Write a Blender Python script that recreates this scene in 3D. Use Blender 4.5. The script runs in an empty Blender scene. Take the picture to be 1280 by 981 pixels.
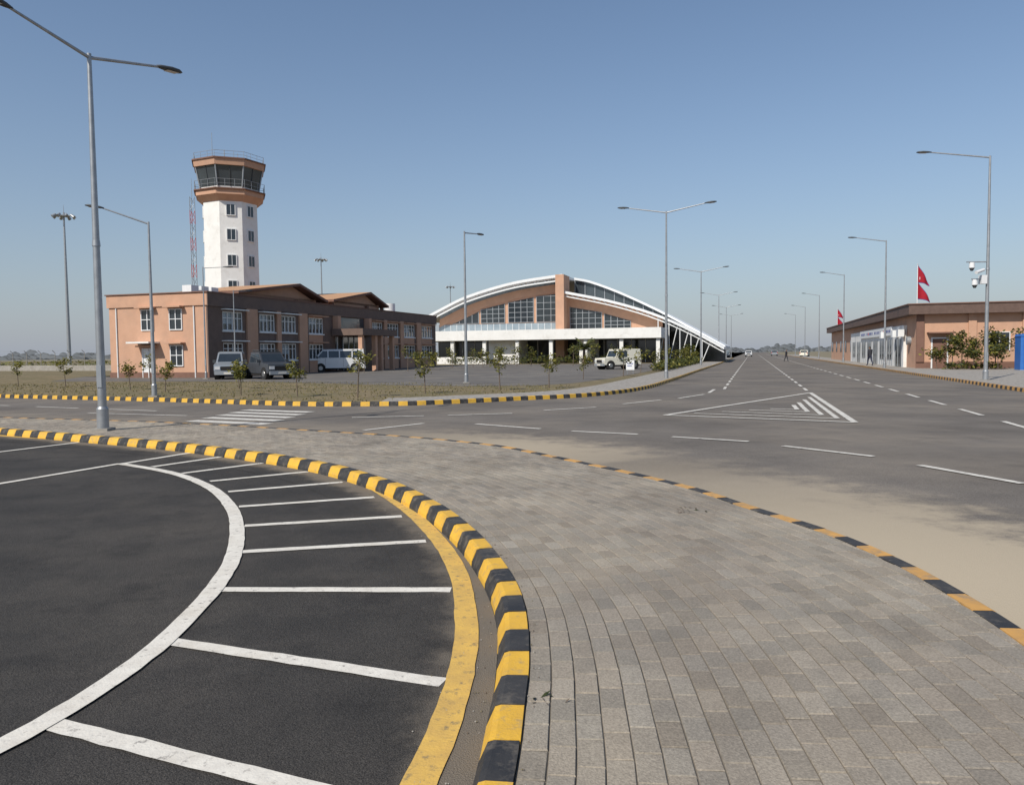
import bpy, math, random, bmesh
from mathutils import Vector as V, Matrix
random.seed(7)
S=bpy.context.scene
COL=S.collection
# road aligned frame: d = along the main road, n = to its right
A=math.radians(17.4)
d=V((math.sin(A),math.cos(A),0)); n=V((math.cos(A),-math.sin(A),0))
ROT=-A
def LN(L,N): 
    p=d*L+n*N
    return (p.x,p.y)

# ---------------------------------------------------------------- materials
MATS={}
def M(name,c1,c2=None,scale=4,rough=.8,bump=0,bscale=60,metal=0,lo=.35,hi=.65,c3=None,s3=.3,l3=.45,h3=.7,spec=.4,world=False,sp=0,spscale=300,f3=1.0,trans=0,c4=None,s4=1,l4=.5,h4=.7,f4=1.0):
    m=bpy.data.materials.new(name); m.use_nodes=True; nt=m.node_tree; N=nt.nodes; Lk=nt.links
    b=N['Principled BSDF']; b.inputs['Roughness'].default_value=rough; b.inputs['Metallic'].default_value=metal
    b.inputs['Specular IOR Level'].default_value=spec
    if world:
        g=N.new('ShaderNodeNewGeometry'); co=g.outputs['Position']
    else:
        g=N.new('ShaderNodeTexCoord'); co=g.outputs['Object']
    def noise(sc,det=6,ro=.6):
        t=N.new('ShaderNodeTexNoise'); t.inputs['Scale'].default_value=sc; t.inputs['Detail'].default_value=det; t.inputs['Roughness'].default_value=ro
        Lk.new(co,t.inputs['Vector']); return t.outputs['Fac']
    def ramp(f,a,bb):
        r=N.new('ShaderNodeMapRange'); r.inputs['From Min'].default_value=a; r.inputs['From Max'].default_value=bb
        Lk.new(f,r.inputs['Value']); return r.outputs['Result']
    def mix(f,a,bb,bt='MIX'):
        x=N.new('ShaderNodeMix'); x.data_type='RGBA'; x.blend_type=bt
        if isinstance(f,float): x.inputs[0].default_value=f
        else: Lk.new(f,x.inputs[0])
        for i,c in ((6,a),(7,bb)):
            if isinstance(c,tuple): x.inputs[i].default_value=(*c,1)
            else: Lk.new(c,x.inputs[i])
        return x.outputs[2]
    col=c1
    if c2: col=mix(ramp(noise(scale),lo,hi),c1,c2)
    for cc,ss,ll,hh,ff in ((c3,s3,l3,h3,f3),(c4,s4,l4,h4,f4)):
        if not cc: continue
        f=ramp(noise(ss,7,.68),ll,hh)
        if ff<1:
            mm=N.new('ShaderNodeMath'); mm.operation='MULTIPLY'; Lk.new(f,mm.inputs[0]); mm.inputs[1].default_value=ff; f=mm.outputs[0]
        col=mix(f,col,cc)
    if sp:
        r=ramp(noise(spscale,2,.5),.3,.7)
        k=N.new('ShaderNodeMapRange'); k.inputs['To Min'].default_value=1-sp; k.inputs['To Max'].default_value=1+sp; Lk.new(r,k.inputs['Value'])
        cb=N.new('ShaderNodeCombineColor'); 
        for i in range(3): Lk.new(k.outputs[0],cb.inputs[i])
        col=mix(1.0,col,cb.outputs[0],'MULTIPLY')
    if isinstance(col,tuple): b.inputs['Base Color'].default_value=(*col,1)
    else: Lk.new(col,b.inputs['Base Color'])
    if bump:
        bn=N.new('ShaderNodeBump'); bn.inputs['Strength'].default_value=bump; bn.inputs['Distance'].default_value=.01
        Lk.new(noise(bscale,3),bn.inputs['Height']); Lk.new(bn.outputs[0],b.inputs['Normal'])
    if trans:
        tr=N.new('ShaderNodeBsdfTranslucent')
        if isinstance(col,tuple): tr.inputs[0].default_value=(*col,1)
        else: Lk.new(col,tr.inputs[0])
        ms=N.new('ShaderNodeMixShader'); ms.inputs[0].default_value=trans
        Lk.new(b.outputs[0],ms.inputs[1]);Lk.new(tr.outputs[0],ms.inputs[2]);Lk.new(ms.outputs[0],N['Material Output'].inputs[0])
    MATS[name]=m; return m
def sheetmat(name,road,sand,near,far,sc=1.6):
    """asphalt that gets covered by blown sand towards one edge (UV.y 0 = sandy edge)"""
    m=M(name,*road[0],**road[1]); nt=m.node_tree;N=nt.nodes;Lk=nt.links;b=N['Principled BSDF']
    src=b.inputs['Base Color'].links[0].from_socket
    uv=N.new('ShaderNodeTexCoord'); sx=N.new('ShaderNodeSeparateXYZ'); Lk.new(uv.outputs['UV'],sx.inputs[0])
    g=N.new('ShaderNodeNewGeometry'); t=N.new('ShaderNodeTexNoise'); t.inputs['Scale'].default_value=sc; t.inputs['Detail'].default_value=10;t.inputs['Roughness'].default_value=.7
    Lk.new(g.outputs['Position'],t.inputs['Vector'])
    a=N.new('ShaderNodeMath');a.operation='SUBTRACT';Lk.new(t.outputs['Fac'],a.inputs[0]);Lk.new(sx.outputs[1],a.inputs[1])
    r=N.new('ShaderNodeMapRange'); r.inputs['From Min'].default_value=far; r.inputs['From Max'].default_value=near; r.interpolation_type='SMOOTHSTEP'
    Lk.new(a.outputs[0],r.inputs['Value'])
    w=N.new('ShaderNodeMath');w.operation='MULTIPLY';Lk.new(r.outputs[0],w.inputs[0]);Lk.new(sx.outputs[0],w.inputs[1])
    x=N.new('ShaderNodeMix');x.data_type='RGBA';Lk.new(w.outputs[0],x.inputs[0]);Lk.new(src,x.inputs[6]);x.inputs[7].default_value=(*sand,1)
    Lk.new(x.outputs[2],b.inputs['Base Color']); return m

ROADA=(((.122,.108,.095),(.168,.150,.132)),dict(scale=.35,rough=.92,bump=.4,bscale=90,world=True,c3=(.245,.21,.17),s3=.22,l3=.44,h3=.72,f3=.75,c4=(.085,.078,.07),s4=.9,l4=.52,h4=.72,f4=.45,sp=.3,spscale=75,spec=.2))
M('asphalt_road',*ROADA[0],**ROADA[1])
LOTA=(((.040,.037,.034),(.062,.056,.050)),dict(scale=.9,rough=.88,bump=1.0,bscale=130,world=True,c3=(.115,.10,.083),s3=.5,l3=.47,h3=.74,f3=.6,c4=(.026,.024,.023),s4=1.6,l4=.52,h4=.68,f4=.6,sp=.65,spscale=170,spec=.3))
M('asphalt_lot',*LOTA[0],**LOTA[1])
sheetmat('road_sand',ROADA,(.46,.385,.28),.20,-.20)
sheetmat('lot_dust',LOTA,(.19,.16,.125),.35,-.15,3)
M('asphalt_far',(.11,.10,.09),(.15,.136,.122),scale=.5,rough=.95,world=True,c3=(.2,.175,.14),s3=.25,l3=.5,h3=.75)
M('paint_white',(.74,.70,.62),(.64,.60,.53),scale=9,rough=.7,c3=(.22,.2,.18),s3=22,l3=.57,h3=.70,bump=.3,world=True,c4=(.5,.44,.35),s4=1.5,l4=.5,h4=.75,f4=.6)
M('paint_white_old',(.66,.63,.57),(.52,.49,.44),scale=3,rough=.8,c3=(.2,.18,.16),s3=9,l3=.54,h3=.70,world=True)
M('paint_yellow_line',(.68,.43,.10),(.55,.35,.10),scale=7,rough=.75,c3=(.20,.16,.1),s3=20,l3=.55,h3=.70,bump=.3,world=True)
M('kerb_yellow',(.74,.43,.045),(.62,.36,.05),scale=5,rough=.6,c3=(.33,.25,.14),s3=13,l3=.54,h3=.75,bump=.35,bscale=70,world=True)
M('kerb_orange',(.62,.33,.085),(.48,.27,.09),scale=5,rough=.75,c3=(.28,.21,.14),s3=9,l3=.48,h3=.7,bump=.35,bscale=70,world=True)
M('kerb_black',(.026,.026,.028),(.05,.047,.045),scale=5,rough=.65,c3=(.15,.13,.105),s3=11,l3=.5,h3=.74,bump=.35,bscale=70,world=True)
M('mortar',(.165,.142,.115),(.20,.175,.14),scale=9,rough=.95,bump=.5,world=True)
M('footway_grey',(.27,.245,.215),(.32,.295,.26),scale=2,rough=.9,world=True,sp=.3,spscale=8)
M('earth',(.23,.19,.125),(.16,.14,.085),scale=.5,rough=1,world=True,sp=.3,spscale=7)
M('dry_grass',(.185,.14,.075),(.125,.108,.048),scale=.45,rough=1,world=True,c3=(.25,.19,.115),s3=1.3,l3=.5,h3=.7,sp=.35,spscale=12,bump=.8,bscale=18)
M('grass_blade',(.24,.19,.08),(.15,.14,.05),scale=.8,rough=.9,world=True,trans=.3)
M('concrete',(.34,.32,.29),(.27,.25,.22),scale=3,rough=.9)
M('steel',(.40,.41,.42),(.32,.33,.34),scale=5,rough=.45,metal=.6)
M('lamp_head',(.06,.065,.07),rough=.5)
M('lamp_glass',(.5,.5,.48),rough=.2)
M('orange_wall',(.56,.335,.225),(.51,.30,.20),scale=1.2,rough=.9,c3=(.44,.275,.195),s3=.5,l3=.47,h3=.75,bump=.1)
M('taupe_wall',(.18,.125,.10),(.15,.105,.086),scale=2,rough=.9,sp=.1,spscale=20)
M('brown_trim',(.20,.11,.08),(.17,.09,.065),scale=2,rough=.8)
M('roof_brown',(.14,.09,.072),(.11,.07,.055),scale=3,rough=.7)
M('pavilion_roof',(.50,.29,.16),(.42,.24,.13),scale=4,rough=.8)
M('white_wall',(.80,.79,.76),(.74,.73,.70),scale=.8,rough=.8,c3=(.62,.60,.56),s3=1.2,l3=.52,h3=.78)
M('white_metal',(.76,.77,.77),(.70,.71,.71),scale=2,rough=.45)
M('grey_metal',(.36,.38,.40),(.30,.32,.34),scale=2,rough=.4,metal=.3)
M('glass_dark',(.018,.024,.03),(.03,.038,.045),scale=.6,rough=.07,spec=.8)
M('glass_mid',(.06,.075,.085),(.04,.05,.06),scale=.5,rough=.1,spec=.8)
M('glass_light',(.30,.36,.40),(.22,.27,.31),scale=.6,rough=.15,spec=.7)
M('dark_void',(.02,.018,.017),rough=.9)
M('red_paint',(.42,.07,.06),rough=.6)
M('flag_red',(.50,.02,.04),(.42,.015,.03),scale=3,rough=.8,trans=.3)
M('flag_blue',(.03,.05,.22),rough=.8)
M('blue_plastic',(.03,.13,.42),(.04,.16,.46),scale=2,rough=.45)
M('leaf_a',(.15,.15,.03),(.10,.11,.024),scale=3,rough=.6,world=True,trans=.3)
M('leaf_b',(.27,.235,.045),(.20,.19,.035),scale=3,rough=.6,world=True,trans=.35)
M('leaf_c',(.055,.07,.02),(.04,.05,.016),scale=3,rough=.7,world=True,trans=.2)
M('bark',(.17,.13,.10),(.11,.085,.065),scale=10,rough=.95)
M('far_trees_hazed',(.20,.22,.24),(.24,.26,.285),scale=.02,rough=1,world=True)  # aerial haze painted into the tree colour as a pale grey-blue
M('car_white',(.72,.72,.71),rough=.25,spec=.6)
M('car_cream',(.70,.67,.56),rough=.4)
M('car_silver',(.34,.36,.38),rough=.3,metal=.4)
M('car_dark',(.07,.075,.085),rough=.3,metal=.2)
M('tyre',(.022,.022,.022),rough=.85)
M('rim',(.4,.4,.4),rough=.35,metal=.8)
M('head_light',(.6,.6,.6),rough=.1)
M('tail_light',(.4,.02,.02),rough=.2)
M('skin',(.26,.15,.10),rough=.6)
M('cloth_dark',(.03,.032,.042),(.045,.045,.055),scale=8,rough=.95)
M('cloth_navy',(.04,.045,.075),(.03,.033,.055),scale=8,rough=.95)
M('hair',(.012,.01,.009),rough=.8)
M('camera_white',(.7,.7,.7),rough=.3)

# brick material with one value per brick
m=M('paving_brick',(.235,.205,.168),(.285,.25,.207),scale=.8,rough=.88,bump=.5,bscale=120,world=True,c3=(.36,.315,.25),s3=.5,l3=.44,h3=.66,f3=.85,c4=(.15,.135,.115),s4=.75,l4=.54,h4=.70,f4=.55,sp=.2,spscale=90,spec=.25)
nt=m.node_tree;N=nt.nodes;b=N['Principled BSDF'];src=b.inputs['Base Color'].links[0].from_socket
at=N.new('ShaderNodeAttribute');at.attribute_name='tone'
mx=N.new('ShaderNodeMix');mx.data_type='RGBA';mx.blend_type='MULTIPLY';mx.inputs[0].default_value=1
nt.links.new(src,mx.inputs[6]);nt.links.new(at.outputs['Color'],mx.inputs[7]);nt.links.new(mx.outputs[2],b.inputs['Base Color'])

# ---------------------------------------------------------------- mesh helpers
def mesh_obj(name,verts,faces,mats,mi=None,smooth=False,parent=None,uvs=None):
    me=bpy.data.meshes.new(name); me.from_pydata([tuple(v) for v in verts],[],faces)
    for k in mats: me.materials.append(MATS[k])
    if mi: me.polygons.foreach_set('material_index',mi)
    if smooth: me.polygons.foreach_set('use_smooth',[True]*len(faces))
    if uvs:
        ul=me.uv_layers.new(name='UVMap')
        for lp in me.loops: ul.data[lp.index].uv=uvs[lp.vertex_index]
    me.update()
    o=bpy.data.objects.new(name,me); COL.objects.link(o)
    if parent: o.parent=parent
    return o
class B:
    def __init__(s,name,loc=(0,0,0),rz=0,single=False):
        s.name=name;s.loc=loc;s.rz=rz;s.single=single;s.parts={}
    def P(s,part):
        if s.single: part='all'
        return s.parts.setdefault(part,([],[],[],[]))
    def add(s,part,vs,fs,mat,smooth=False):
        v,f,m,sm=s.P(part); o=len(v); v.extend([tuple(x) for x in vs])
        for q in fs: f.append(tuple(i+o for i in q)); m.append(mat); sm.append(smooth)
    def box(s,part,x0,x1,y0,y1,z0,z1,mat,M4=None):
        vs=[V((x,y,z)) for z in (z0,z1) for x,y in ((x0,y0),(x1,y0),(x1,y1),(x0,y1))]
        if M4: vs=[M4@v for v in vs]
        s.add(part,vs,[(3,2,1,0),(4,5,6,7),(0,1,5,4),(1,2,6,5),(2,3,7,6),(3,0,4,7)],mat)
    def tube(s,part,p0,p1,r0,r1,mat,k=10,caps=True,smooth=True,ph=0):
        p0=V(p0);p1=V(p1);a=(p1-p0).normalized();u=a.orthogonal().normalized()
        if abs(a.z)>.999: u=V((1,0,0))
        w=a.cross(u)
        vs=[];
        for p,r in ((p0,r0),(p1,r1)):
            for i in range(k):
                t=2*math.pi*(i+ph)/k; vs.append(p+u*math.cos(t)*r+w*math.sin(t)*r)
        fs=[(i,(i+1)%k,k+(i+1)%k,k+i) for i in range(k)]
        s.add(part,vs,fs,mat,smooth)
        if caps: s.add(part,vs,[tuple(range(k-1,-1,-1)),tuple(range(k,2*k))],mat)
    def extr(s,part,prof,axis,a,b,mat):
        k=len(prof); vs=[]
        for c in (a,b):
            for p,q in prof: vs.append((p,c,q) if axis=='y' else (c,p,q))
        s.add(part,vs,[tuple(range(k)),tuple(range(2*k-1,k-1,-1))]+[(i,k+i,k+(i+1)%k,(i+1)%k) for i in range(k)],mat)
    def build(s):
        root=None
        if not s.single:
            root=bpy.data.objects.new(s.name,None);COL.objects.link(root);root.empty_display_size=.5
            root.location=s.loc;root.rotation_euler=(0,0,s.rz)
        for pn,(v,f,m,sm) in s.parts.items():
            ms=sorted(set(m)); o=mesh_obj(s.name if s.single else pn,v,f,ms,[ms.index(x) for x in m],parent=root)
            o.data.polygons.foreach_set('use_smooth',sm)
            if s.single: o.location=s.loc;o.rotation_euler=(0,0,s.rz);root=o
        return root
def cat(pts,step):
    P=[V(p).to_2d() if len(p)>2 else V(p) for p in pts]
    out=[]
    for i in range(len(P)-1):
        p0=P[i-1] if i else P[i]*2-P[i+1]; p1=P[i];p2=P[i+1];p3=P[i+2] if i+2<len(P) else P[i+1]*2-P[i]
        for k in range(24):
            t=k/24; out.append(.5*((2*p1)+(p2-p0)*t+(2*p0-5*p1+4*p2-p3)*t*t+(3*p1-p0-3*p2+p3)*t**3))
    out.append(P[-1]); return resample(out,step)
def resample(P,step):
    cum=[0]
    for a,b in zip(P,P[1:]): cum.append(cum[-1]+(b-a).length)
    k=max(1,int(cum[-1]/step)); res=[];j=0
    for i in range(k+1):
        s=min(i*step,cum[-1])
        while j<len(P)-2 and cum[j+1]<s: j+=1
        t=(s-cum[j])/max(1e-9,cum[j+1]-cum[j]); res.append(P[j].lerp(P[j+1],min(1,t)))
    return res
def normals(P):
    N=[]
    for i in range(len(P)):
        a=P[max(0,i-1)];b=P[min(len(P)-1,i+1)];t=(b-a).normalized();N.append(V((-t.y,t.x)))
    return N
def offs(P,o): return [p+q*o for p,q in zip(P,normals(P))]
def strip(name,P,w0,w1,z,mat,uv=None):
    A_=offs(P,w0);B_=offs(P,w1);vs=[(*p,z) for p in A_]+[(*p,z) for p in B_];k=len(P)
    fs=[(i,k+i,k+i+1,i+1)[::-1] for i in range(k-1)]
    uvs=None
    if uv: uvs=[(uv(p),0) for p in A_]+[(uv(p),1) for p in B_]
    return mesh_obj(name,vs,fs,[mat],uvs=uvs)
def poly(name,pts,z,mat):
    bm=bmesh.new(); f=bm.faces.new([bm.verts.new((p[0],p[1],z)) for p in pts]); bmesh.ops.triangulate(bm,faces=[f])
    for f in bm.faces:
        if f.normal.z<0: f.normal_flip()
    me=bpy.data.meshes.new(name);bm.to_mesh(me);me.materials.append(MATS[mat]);o=bpy.data.objects.new(name,me);COL.objects.link(o);return o
def kerb(name,P,prof,mats,gap=.006,jit=.003):
    b=B(name,single=True);Nn=normals(P);k=len(prof)
    idx=0
    for i in range(0,len(P)-3,3):
        dz=random.uniform(-jit,jit);do=random.uniform(-jit,jit)
        vs=[]
        for j in range(4):
            p=P[i+j];q=Nn[i+j]
            t=(P[min(i+j+1,len(P)-1)]-P[max(i+j-1,0)]).normalized()
            if j==0:p=p+t*gap/2
            if j==3:p=p-t*gap/2
            for o,z in prof: vs.append((*(p+q*(o+do)),z+(dz if z>.02 else 0)))
        fs=[tuple(range(k)),tuple(range(4*k-1,3*k-1,-1))]
        for j in range(3):
            for a in range(k-1): fs.append((j*k+a,(j+1)*k+a,(j+1)*k+a+1,j*k+a+1))
        b.add('k',vs,fs,mats[idx%2]); idx+=1
    o=b.build(); me=o.data;me.validate()
    bm=bmesh.new();bm.from_mesh(me);bmesh.ops.recalc_face_normals(bm,faces=bm.faces);bm.to_mesh(me);bm.free()
    return o

# ---------------------------------------------------------------- ground, roads
poly('ground',[(-3000,-400),(3000,-400),(3000,4000),(-3000,4000)],-.03,'earth')
poly('main_road',[(-90,-14),LN(-18,10),LN(20,10),LN(700,10),LN(700,-4.2),LN(160,-4.2),(-90,75)],0,'asphalt_road')
Kp=[(-24,24.4),(-16.5,19.9),(-11.17,16.69),(-8.54,15.11),(-6.36,13.81),(-4.42,12.38),(-2.75,10.88),(-1.58,9.34),(-.84,7.92),(-.36,6.62),(-.07,5.47),(.06,4.58),(.07,3.78),(.04,3.25),(-.01,2.63),(-.12,2.0),(-.36,1.2),(-.75,.3),(-1.4,-.8)]
Op=[(-24,27),(-18,22.6),(-13.3,19.89),(-8.24,17.90),(-3.87,15.41),(-1.77,14.03),(-.27,12.67),(.69,11.12),(1.51,9.64),(2.04,8.51),(2.38,7.34),(2.68,6.39),(2.81,5.46),(2.81,4.77),(2.76,4.09),(2.62,3.2),(2.4,2.3),(2.1,1.3),(1.6,.2),(1.0,-.8)]
K=cat(Kp,.1);O=cat(Op,.1)
lot=[tuple(p) for p in offs(K[::3],-.05)]
poly('parking_lot',lot+[(-1.6,-10),(-60,-10),(-60,30)],.004,'asphalt_lot')
poly('footpath_bed',[tuple(p) for p in offs(K,.0)[::2]]+[tuple(p) for p in offs(O,-.05)[::-1][::2]],.121,'mortar')
kerb('footpath_kerb',K,[(.0,.0),(.0,.142),(-.10,.142),(-.125,.134),(-.165,.045),(-.17,0)],['kerb_yellow','kerb_black'])
kerb('roadside_kerb',O,[(-.13,.0),(-.13,.136),(-.02,.136),(.0,.126),(.02,0)],['kerb_orange','kerb_black'])
strip('lot_edge_dust',K,-.17,-.75,.008,'lot_dust',uv=lambda p:1.0)
def sandw(p):
    return max(.2,1.1-abs((p-V((3.6,5.2))).length)/7.5) if p.y<11 else max(.15,1.0-abs((p-V((0.2,13.4))).length)/5)
Oc=resample(O,.25)
strip('road_sand',Oc,.02,4.0,.004,'road_sand',uv=lambda p:min(1,sandw(p)))

# bricks
K1=resample(K,.05);Nk=normals(K1)
ring=[tuple(p) for p in K[::3]]+[tuple(p) for p in offs(O,-.06)[::-1][::3]]
def inside(x,y):
    c=False;j=len(ring)-1
    for i in range(len(ring)):
        xi,yi=ring[i];xj,yj=ring[j]
        if (yi>y)!=(yj>y) and x<(xj-xi)*(y-yi)/(yj-yi)+xi: c=not c
        j=i
    return c
vs=[];fs=[];tone=[]
row=0;W=.108;Lb=.205
off=.004+W/2
while off<4.0:
    R=[p+q*off for p,q in zip(K1,Nk)]
    R=R[::-1]
    cum=[0]
    for a,b_ in zip(R,R[1:]): cum.append(cum[-1]+(b_-a).length)
    s=(Lb/2 if row%2 else 0)+.02+random.uniform(-.012,.012); j=0
    while s+Lb<cum[-1]:
        def at_(s,j):
            while cum[j+1]<s: j+=1
            return R[j].lerp(R[j+1],(s-cum[j])/(cum[j+1]-cum[j])),j
        a,j=at_(s+.0028,j); e,_=at_(s+Lb-.0028,j)
        c=(a+e)/2
        if inside(c.x,c.y):
            t=(e-a).normalized();q=V((-t.y,t.x));hw=W/2-random.uniform(.0018,.0028)
            z=.130+random.uniform(-.0018,.0018); tl=random.uniform(-.0013,.0013)
            base=len(vs); bv=.0035
            o4=[a-q*hw,e-q*hw,e+q*hw,a+q*hw]
            i4=[a+t*bv-q*(hw-bv),e-t*bv-q*(hw-bv),e-t*bv+q*(hw-bv),a+t*bv+q*(hw-bv)]
            for p in o4: vs.append((p.x,p.y,.1245))
            zs=[z+tl,z-tl,z-tl,z+tl]
            for p,zz in zip(i4,zs): vs.append((p.x,p.y,zz))
            nf=[(4,5,6,7),(0,1,5,4),(1,2,6,5),(2,3,7,6),(3,0,4,7)]
            g_=random.choice([.86,.93,.97,1,1,1.04,1.1])*random.uniform(.97,1.03); w_=random.uniform(-.02,.025)
            for f in nf: fs.append(tuple(base+k for k in f)); tone.append((g_+w_,g_,g_-w_,1))
        s+=Lb
    off+=W;row+=1
o=mesh_obj('footpath_paving',vs,fs,['paving_brick'])
ca=o.data.color_attributes.new('tone','FLOAT_COLOR','CORNER')
arr=[]
for p,c in zip(o.data.polygons,tone): arr+=list(c)*p.loop_total
ca.data.foreach_set('color',arr)

# markings
def line(b,p,q,w,z=.012,mat='paint_white'):
    p=V(p);q=V(q);t=(q-p).normalized();m=V((-t.y,t.x))*w/2
    k=max(1,int((q-p).length/.12)); L_=[];R_=[]
    for i in range(k+1):
        c=p.lerp(q,i/k); j=random.uniform(-.005,.005);j2=random.uniform(-.005,.005)
        L_.append((*(c+m*(1+j/w*2)),z));R_.append((*(c-m*(1-j2/w*2)),z))
    b.add('m',L_+R_,[(k+1+i,k+2+i,i+1,i) for i in range(k)],mat)
def curve_line(b,P,w,z,mat):
    A_=[p+V((random.uniform(-.004,.004),random.uniform(-.004,.004))) for p in offs(P,w/2)];B_=[p+V((random.uniform(-.004,.004),random.uniform(-.004,.004))) for p in offs(P,-w/2)];k=len(P)
    b.add('m',[(*p,z) for p in A_]+[(*p,z) for p in B_],[(k+i,k+i+1,i+1,i) for i in range(k-1)],mat)
b=B('yellow_lot_marking',single=True)
curve_line(b,cat([(-21,22.1),(-15.5,18.9),(-10.88,16.24),(-7.45,14.51),(-4.53,12.68),(-3.16,11.57),(-2.16,10.24),(-1.23,8.3),(-.70,6.82),(-.41,5.62),(-.29,4.54),(-.28,3.8),(-.32,3.24),(-.37,2.86),(-.48,2.2),(-.8,1.2)],.12),.14,.014,'paint_yellow_line');b.build()
b=B('white_lot_marking',single=True)
Wp=[(-6.05,11.76),(-4.80,10.75),(-3.79,9.53),(-3.065,8.26),(-2.589,7.12),(-2.276,6.13),(-2.111,5.29),(-2.03,4.39),(-2.042,3.89),(-2.096,3.5),(-2.2,3.12),(-2.45,2.5),(-2.9,1.8)]
curve_line(b,cat(Wp,.12),.13,.0145,'paint_white')
for p,q in [((-6.02,11.76),(-5.50,13.0)),((-5.38,11.39),(-4.69,12.56)),((-4.65,10.73),(-3.74,11.77)),((-3.98,10.02),(-2.89,10.76)),((-3.45,9.23),(-2.2,9.84)),((-2.99,8.3),(-1.6,8.77)),((-2.6,7.35),(-1.13,7.71)),((-2.28,6.37),(-.77,6.67)),((-2.06,5.33),(-.44,5.27)),((-2.0,4.36),(-.36,3.76)),((-2.08,3.37),(-.5,2.71)),((-2.4,2.5),(-.7,1.6)),((-6.05,11.76),(-7.6,7.7)),((-9.6,12.0),(-8.39,14.8)),((-12.3,13.9),(-11.3,16.2))]:
    line(b,p,q,.105,z=.0105 if p[0]>-6.04 else .0125)
b.build()
b=B('road_marking',single=True)
pw='paint_white_old'
s=17.5
while s<330: line(b,LN(s,5.35),LN(s+2.1,5.35),.13,mat=pw); s+=3.75
s=34
while s<330: line(b,LN(s,-1.15),LN(s+2.1,-1.15),.12,mat=pw); s+=3.75
s=33
while s<330: line(b,LN(s,2.1),LN(s+2.1,2.1),.12,mat=pw); s+=3.75
for p,q in [((6.17,9.22),(5.74,10.76)),((5.53,11.7),(4.64,13.1)),((4.26,13.8),(3.07,14.7)),((2.49,15.2),(1.24,15.95)),((.6,16.5),(-.85,17.8)),((-2.1,18.1),(-3.22,16.6)),((-4.19,20),(-2.34,20.3)),((-1.72,20.4),(0,20.8)),((.91,21.8),(2.5,22.8)),((3.48,24.1),(5.03,25.9)),((5.8,26.7),(7.27,29)),((7.7,30),(8.6,32.6)),((6.5,8.3),(6.7,6.6))]:
    line(b,p,q,.13,mat=pw)
T=[V((3.92,19.7)),V((11.4,29.3)),V((7.7,17.2))]
for i in range(3): line(b,T[i],T[(i+1)%3],.15,z=.012+.0012*i,mat=pw)
cen=(T[0]+T[1]+T[2])/3
for k in (.78,.56,.34,.16):
    t=[cen.lerp(x,k)+V((.18,-.3))*(1-k) for x in T]
    line(b,t[0],t[2],.12,z=.0162,mat=pw); line(b,t[2],t[1].lerp(t[2],.12),.12,z=.0172,mat=pw)
e=V((.89,-.456))
for i in range(6):
    c=V((-8.2,18.6))+V((.02,.92))*i
    line(b,c,c+e*2.6,.42,mat=pw)
for i in range(9):
    c=V((-10.4,23))-V((.894,-.447))*(i*3.7+.4); line(b,c,c-V((.894,-.447))*2.2,.12,mat=pw)
line(b,(-9.0,21.2),(-12.5,22.6),.12,mat=pw)
b.build()

# islands / far side
LKp=[(-100,70),(-60,51),(-38,40.2),(-21.4,32.1),(-12.87,28.1),(-6.94,24.9),(-3.84,24.45),(-2.09,25.1),(0,26.4),(2.95,28.5),(5.6,33.0),(8.9,42.5),(16.0,64.7),(25.7,94.8),LN(130,-3.9),LN(170,-3.9)]
LK=cat(LKp,.1)
poly('island_grass',[tuple(p) for p in offs(LK,.05)[::8]]+[(20,330),(-220,330),(-220,100)],.10,'dry_grass')
kerb('island_kerb',LK,[(.13,.0),(.13,.14),(.02,.14),(.0,.13),(-.02,0)],['kerb_yellow','kerb_black'],jit=.002)
i0=min(range(len(LK)),key=lambda i:(LK[i]-V((-4.2,24.5))).length)
strip('footway',resample(LK[i0:],.5),.13,2.5,.116,'footway_grey')
lot2=[(-30,50),(-15,45.5),(-7,39),(-2.5,36.2),(1.0,36.0),(3.0,38.2),(5.6,44.3),(12,64),(21,93),(22,97),(-4,105),(-11,98),(-21.5,56.6),(-34,61)]
poly('car_park',lot2,.108,'asphalt_far')
b=B('car_park_marking',single=True)
for i in range(15):
    line(b,LN(46+i*2.7,-12.0),LN(46+i*2.7,-16.5),.11,z=.113,mat=pw)
for i in range(12):
    line(b,LN(62+i*2.7,-33.5),LN(62+i*2.7,-29),.11,z=.113,mat=pw)
b.build()
RK=resample([V(LN(-10,9.6)),V(LN(260,9.6))],.1)
kerb('right_kerb',RK,[(-.13,0),(-.13,.14),(-.01,.14),(.01,.13),(.02,0)],['kerb_orange','kerb_black'],jit=.002)
poly('right_footway',[LN(-10,9.62),LN(260,9.62),LN(260,13.5),LN(66,13.5),LN(66,60),LN(-10,60)],.115,'footway_grey')
b=B('grass_tufts',single=True)
LKs=LK[300::12]
for i in range(7000):
    x=random.uniform(-32,4);y=random.uniform(25,46)
    k=min(LKs,key=lambda p:(p-V((x,y))).length_squared)
    if y<k.y+.25 or (V((x,y))-k).length<(.3 if x<-4 else 2.7): continue
    if x>-16 and y>45.5-(x+16)*.6+1.5: continue
    a=random.uniform(0,6.28);h=random.uniform(.03,.09);w=.025
    b.add('g',[(x-w*math.cos(a),y-w*math.sin(a),.1),(x+w*math.cos(a),y+w*math.sin(a),.1),(x+random.uniform(-.06,.06),y+random.uniform(-.06,.06),.1+h)],[(0,1,2)],'grass_blade')
b.build()
b=B('dry_twigs',single=True)
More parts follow.
